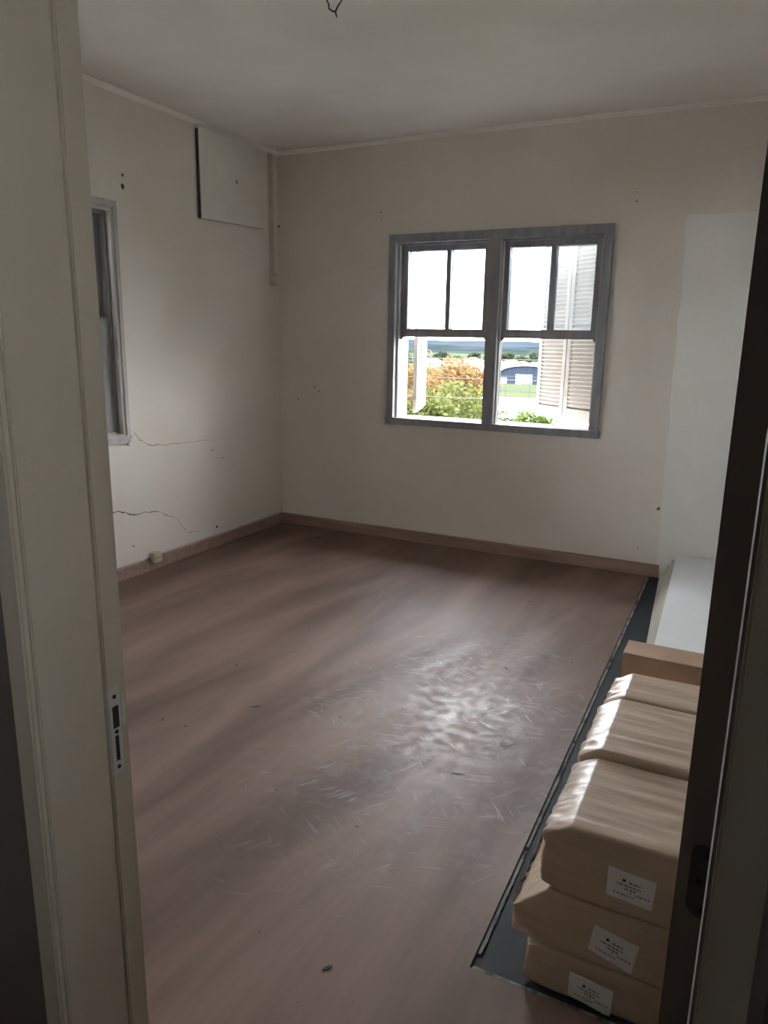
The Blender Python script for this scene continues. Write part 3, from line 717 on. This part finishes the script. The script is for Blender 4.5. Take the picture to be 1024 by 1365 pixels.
# ------------------------------------------------------------------ outside: ground falling away from the house
def gz(x, y):
    if y < 50: return -3.5 - .5*max(0, (y-5))/45
    if y < 74: return -4.0
    if y < 185: return -4.0 - 5.0*(y-74)/111
    return -9.0 - .0042*(y-185)
bmg = bmesh.new()
ys = [-60, -25, -8, 0, 5.25, 10, 20, 30, 40, 50, 62, 74, 90, 110, 140, 185, 240, 320, 450, 650, 900, 1300, 2000]; xs = [-1.6, -1.2, -.9, -.7, -.55, -.45, -.35, -.25, -.15, 0, .2, .5, .9]
grid = [[bmg.verts.new((x*(max(y, 0)+25), y, gz(x, y) + (0 if y < 76 else .25*noise.noise(Vector((x*20, y*.05, 0)))))) for x in xs] for y in ys]
for a_, b_ in zip(grid, grid[1:]):
    for i in range(len(xs)-1): bmg.faces.new((a_[i], a_[i+1], b_[i+1], b_[i]))
me = bpy.data.meshes.new('ground_outside'); bmg.to_mesh(me); bmg.free(); me.materials.append(M['grass'])
go = bpy.data.objects.new('ground_outside', me); COL.objects.link(go); struct(go)
struct(B(-3.64, 1.55, -2.15, 5.17, -3.7, -.162).build('wall_lower', 'wall'))
struct(B(-34, 2, 51, 72, -4.3, -3.93).build('yard_paving', 'yard'))

def ridge(name, y, zb, zt, m, seed, amp, lab):
    mb_ = MB(); n = 90; rows = []
    for k, (dy, h) in enumerate(((0, 0), (.12, .45), (.25, .8), (.4, 1.0), (.8, .2))):
        row = []
        for i in range(n+1):
            x = (-1.5 + 2.3*i/n)*y
            hh = zt + amp*noise.noise(Vector((x/y*5, seed, 0))) + amp*.35*noise.noise(Vector((x/y*28, seed, k*.3)))
            row.append(mb_.bm.verts.new((x, y*(1+dy), zb + (hh-zb)*h)))
        rows.append(row)
    for a_, b_ in zip(rows, rows[1:]):
        for i in range(n): mb_.bm.faces.new((a_[i], a_[i+1], b_[i+1], b_[i]))
    tag(mb_.build(name, m, smooth=True), lab, 'hill')
ridge('hill', 700, -13, -5.5, 'hill', 2.3, 3.5, 'low green wooded rise behind the roofs of the town')
ridge('hill', 1250, -16, 3, 'hill_far', 7.1, 5, 'pale long ridge on the horizon behind the wooded rise')

def tree(px, top_py, Y, rx, rz, leafm, n, seed, label, cat='tree', leaf=.10, name='leafy_tree'):
    rnd = random.Random(seed)
    top = on(px, top_py, 1, Y); g = gz(top.x, Y); cz = top.z - rz
    e_ = tag(empty(name, (top.x, Y, g)), label, cat)
    loc = Vector((top.x, Y, g))
    st = MB(); hz = max(cz - g - rz*.3, .15)
    st.tube([(0, 0, -.05), (.05, .02, hz*.5), (0, .05, hz), (.05, 0, cz-g+rz*.4)], [.05*rx+.03, .04*rx+.02, .03*rx+.015, .008], 8)
    blobs = []
    for k in range(16):
        a_ = rnd.uniform(0, 6.283); rr = rnd.uniform(.25, .75)*rx; zz = cz-g + rnd.uniform(-.7, .62)*rz
        rr *= math.sqrt(max(.1, 1-((zz-(cz-g))/rz)**2)); b_ = Vector((math.cos(a_)*rr, math.sin(a_)*rr, zz)); blobs.append(b_)
        if k % 2 == 0: st.tube([(0, 0, max(.05, hz*rnd.uniform(.55, .95))), b_*.6+Vector((0, 0, b_.z*.32)), b_], [.02*rx+.008, .012*rx+.004, .004], 5)
    blobs.append(Vector((0, 0, cz-g+rz*.62)))
    st.build('trunk', 'bark', e_, smooth=True)
    m_ = MB(); R_ = .42*min(rx, rz*1.25)
    for k in range(n):
        b_ = rnd.choice(blobs); v = Vector((rnd.gauss(0, 1), rnd.gauss(0, 1), rnd.gauss(0, 1))).normalized()*R_*(rnd.random()**.45)
        c_ = b_ + Vector((v.x, v.y, v.z*.85)); u = Vector((rnd.gauss(0, 1), rnd.gauss(0, 1), rnd.gauss(0, .6))).normalized()
        s2 = u.cross(Vector((rnd.gauss(0, 1), rnd.gauss(0, 1), rnd.gauss(0, 1)))).normalized(); l_ = leaf*rnd.uniform(.6, 1.3)
        m_.bm.faces.new([m_.bm.verts.new(q) for q in (c_-u*l_, c_+s2*l_*.45, c_+u*l_, c_-s2*l_*.45)])
    fo = m_.bm; me = bpy.data.meshes.new('foliage'); fo.to_mesh(me); fo.free(); me.materials.append(M[leafm])
    o = bpy.data.objects.new('foliage', me); COL.objects.link(o); o.parent = e_
tree(603, 474, 34, 2.0, 1.9, 'leaf_orange', 8000, 1, 'tree with orange autumn crown rising behind the green ones', leaf=.12)
tree(566, 480, 41, 1.9, 1.8, 'leaf_orange', 5000, 2, 'smaller orange-tinted tree next to the open shutter', leaf=.11)
tree(604, 506, 21, 1.7, 1.35, 'leaf_green', 7000, 3, 'yellow-green tree with dense crown in front of the orange tree', leaf=.085)
tree(560, 512, 17, 1.2, 1.2, 'leaf_green', 5000, 4, 'yellow-green tree partly covered by the louvred shutter edge', leaf=.08)
tree(630, 520, 24, .9, 1.4, 'leaf_green', 5000, 5, 'yellow-green tree reaching behind the window mullion', leaf=.085)
tree(538, 462, 46, 2.6, 2.6, 'leaf_dark', 5000, 6, 'taller dark green tree seen between wall and open shutter', leaf=.16)
tree(714, 543, 15, .55, .55, 'leaf_bright', 2500, 7, 'bright green bush at the lower edge of the view beside the louvred leaf', 'bush', .055, 'bush')
tree(682, 556, 16, .60, .5, 'leaf_dark', 2500, 8, 'dull green bush at the lower edge of the view by the mullion', 'bush', .05, 'bush')
tree(667, 521, 88, 1.1, 1.0, 'leaf_green', 1500, 9, 'round yellowish shrub beside the arched warehouse yard', 'bush', .14, 'bush')
rndt = random.Random(77)
for k in range(16):
    px = 500 + 22*k; Y = 335 + 32*(k % 2)
    tree(px, rndt.uniform(468, 476), Y, rndt.uniform(4, 6), rndt.uniform(2.6, 4.2), 'leaf_dark', 900, 100+k, 'far dark green tree among the town roofs', leaf=.7)
for o in COL.objects:
    if o.get('label') == 'far dark green tree among the town roofs': o['group'] = 'far trees in the town'

# arched warehouse
Yw = 182.0
pk_, lb, rb = on(703, 488, 1, Yw), on(664, 517, 1, Yw), on(742, 519, 1, Yw)
gw = gz(pk_.x, Yw) - .1; hw = (rb.x-lb.x)/2; cxw = (lb.x+rb.x)/2; hw_h = pk_.z-gw; ev = hw_h*.50
wh = tag(empty('warehouse', (cxw, Yw, gw)), 'slate-blue warehouse with arched roof and large white-framed window', 'building')
arc = [(hw*math.cos(math.pi*i/16), ev + (hw_h-ev)*math.sin(math.pi*i/16)) for i in range(17)]
def whp(mb, name, m, par=None): return mb.build(name, m, par or wh)
whp(MB().prism([(-hw, 0)] + [(hw, 0)][0:0] + arc[::-1] + [(hw, 0)], 0, 18, axis=1), 'walls', 'hangar')
ro = [(x*1.03, z+.05) for x, z in arc]; ri = [(x*1.0, z) for x, z in arc]
whp(MB().prism([(x*1.03, z+.22) for x, z in arc] + ri[::-1], -.5, 18.3, axis=1), 'roof', 'hangar_roof')
wa, wb = on(688, 499, 1, Yw), on(709, 515, 1, Yw)
x0, x1, z1_, z0_ = wa.x-cxw, wb.x-cxw, wa.z-gw, wb.z-gw
wn = whp(B(x0, x1, -.12, .02, z0_, z1_), 'window', 'white_paint')
for i in range(3):
    for j in range(2):
        a_ = x0 + (x1-x0)*(i+.08)/3; b_ = x0 + (x1-x0)*(i+.92)/3; c_ = z0_ + (z1_-z0_)*(j+.1)/2; d_ = z0_ + (z1_-z0_)*(j+.9)/2
        whp(B(a_, b_, -.15, -.10, c_, d_), 'pane', 'dark_pane' if (i+j) % 2 or i == 2 else 'white_paint', wn)
whp(B(-hw+.6, -hw+2.2, -.1, .02, 0, ev*.7), 'door', 'white_paint')
# town roofs
rndh = random.Random(21)
for k in range(20):
    px = 490 + 17*k + rndh.uniform(-4, 4); Y = 250 + 22*(k % 3); py = 489 - (Y-255)/145*7
    g = on(px, py, 1, Y); wd, hh, dp_ = rndh.uniform(5, 8), rndh.uniform(2.4, 3.4), 7
    zg = gz(g.x, Y) - .3
    hs = empty('house', (g.x, Y, zg)); red = k % 2 == 0
    tag(hs, 'small far house with terracotta roof in the town' if red else 'small far house with grey roof in the town', 'house', 'far town houses')
    bdy = B(-wd/2, wd/2, 0, dp_, 0, hh).build('walls', 'white_paint', hs)
    MB().prism([(-wd/2-.3, hh), (wd/2+.3, hh), (0, hh+1.3)], -.3, dp_+.3, axis=1).build('roof', 'roof_tile' if red else 'hangar_roof', hs)
    for s_ in (-.28, .22): B(wd*s_-.4, wd*s_+.5, -.06, .02, .9, 2.0).build('window', 'dark_pane', hs)

# wire fence at the far edge of the paved yard
fn = tag(empty('wire_fence', (-16, 73, -4)), 'grey wire fence with posts at the far edge of the paved yard', 'fence')
for i in range(15):
    x = -17 + 2.5*i; MB().tube([(x, 0, -.1), (x, 0, 2.15)], .035, 6).build('post', 'fence_steel', fn)
for z, r in ((.62, .04), (1.4, .012), (2.1, .025)):
    MB().tube([(-17.2, -.04, z), (18.2, -.04, z)], r, 6).build('rail', 'fence_steel', fn)
for i in range(140):
    x = -17 + .25*i
    if i == 0: wm = MB().tube([(0, -.06, .02), (0, -.06, 2.1)], .010, 3).build('mesh_wire', 'fence_steel', fn); wm.location = (x, 0, 0)
    else: o = bpy.data.objects.new('mesh_wire', wm.data); COL.objects.link(o); o.parent = fn; o.location = (x, 0, 0)

# power lines crossing the view, on two poles beyond the window's sides
def pole(x):
    e_ = tag(empty('utility_pole', (x, 13, gz(x, 13))), 'concrete utility pole carrying the power lines %s' % ('beyond the left shutter' if x < -10 else 'beyond the right shutter'), 'pole')
    MB().tube([(0, 0, -.1), (0, 0, 6)], [.13, .09], 10).build('shaft', 'yard', e_)
    for z in (1.39, 2.89, 3.66, 4.36): MB().box(-.06, .06, -.16, .06, z-.03, z+.03).build('bracket', 'rust', e_)
pole(-17.0); pole(5.0)
for i, py in enumerate((478, 504, 530, 582)):
    zc0 = on(600, py, 1, 12.9).z
    pts = [(-17 + 22*k/24, 12.87, zc0 + .12*((k-11)/11.0)**2) for k in range(25)]
    o = MB().tube(pts, .006, 5).build('power_line', 'wire')
    tag(o, 'thin dark power line, %s of the four, stretched across the trees' % ['highest', 'second highest', 'second lowest', 'lowest'][i], 'cable', 'power lines')
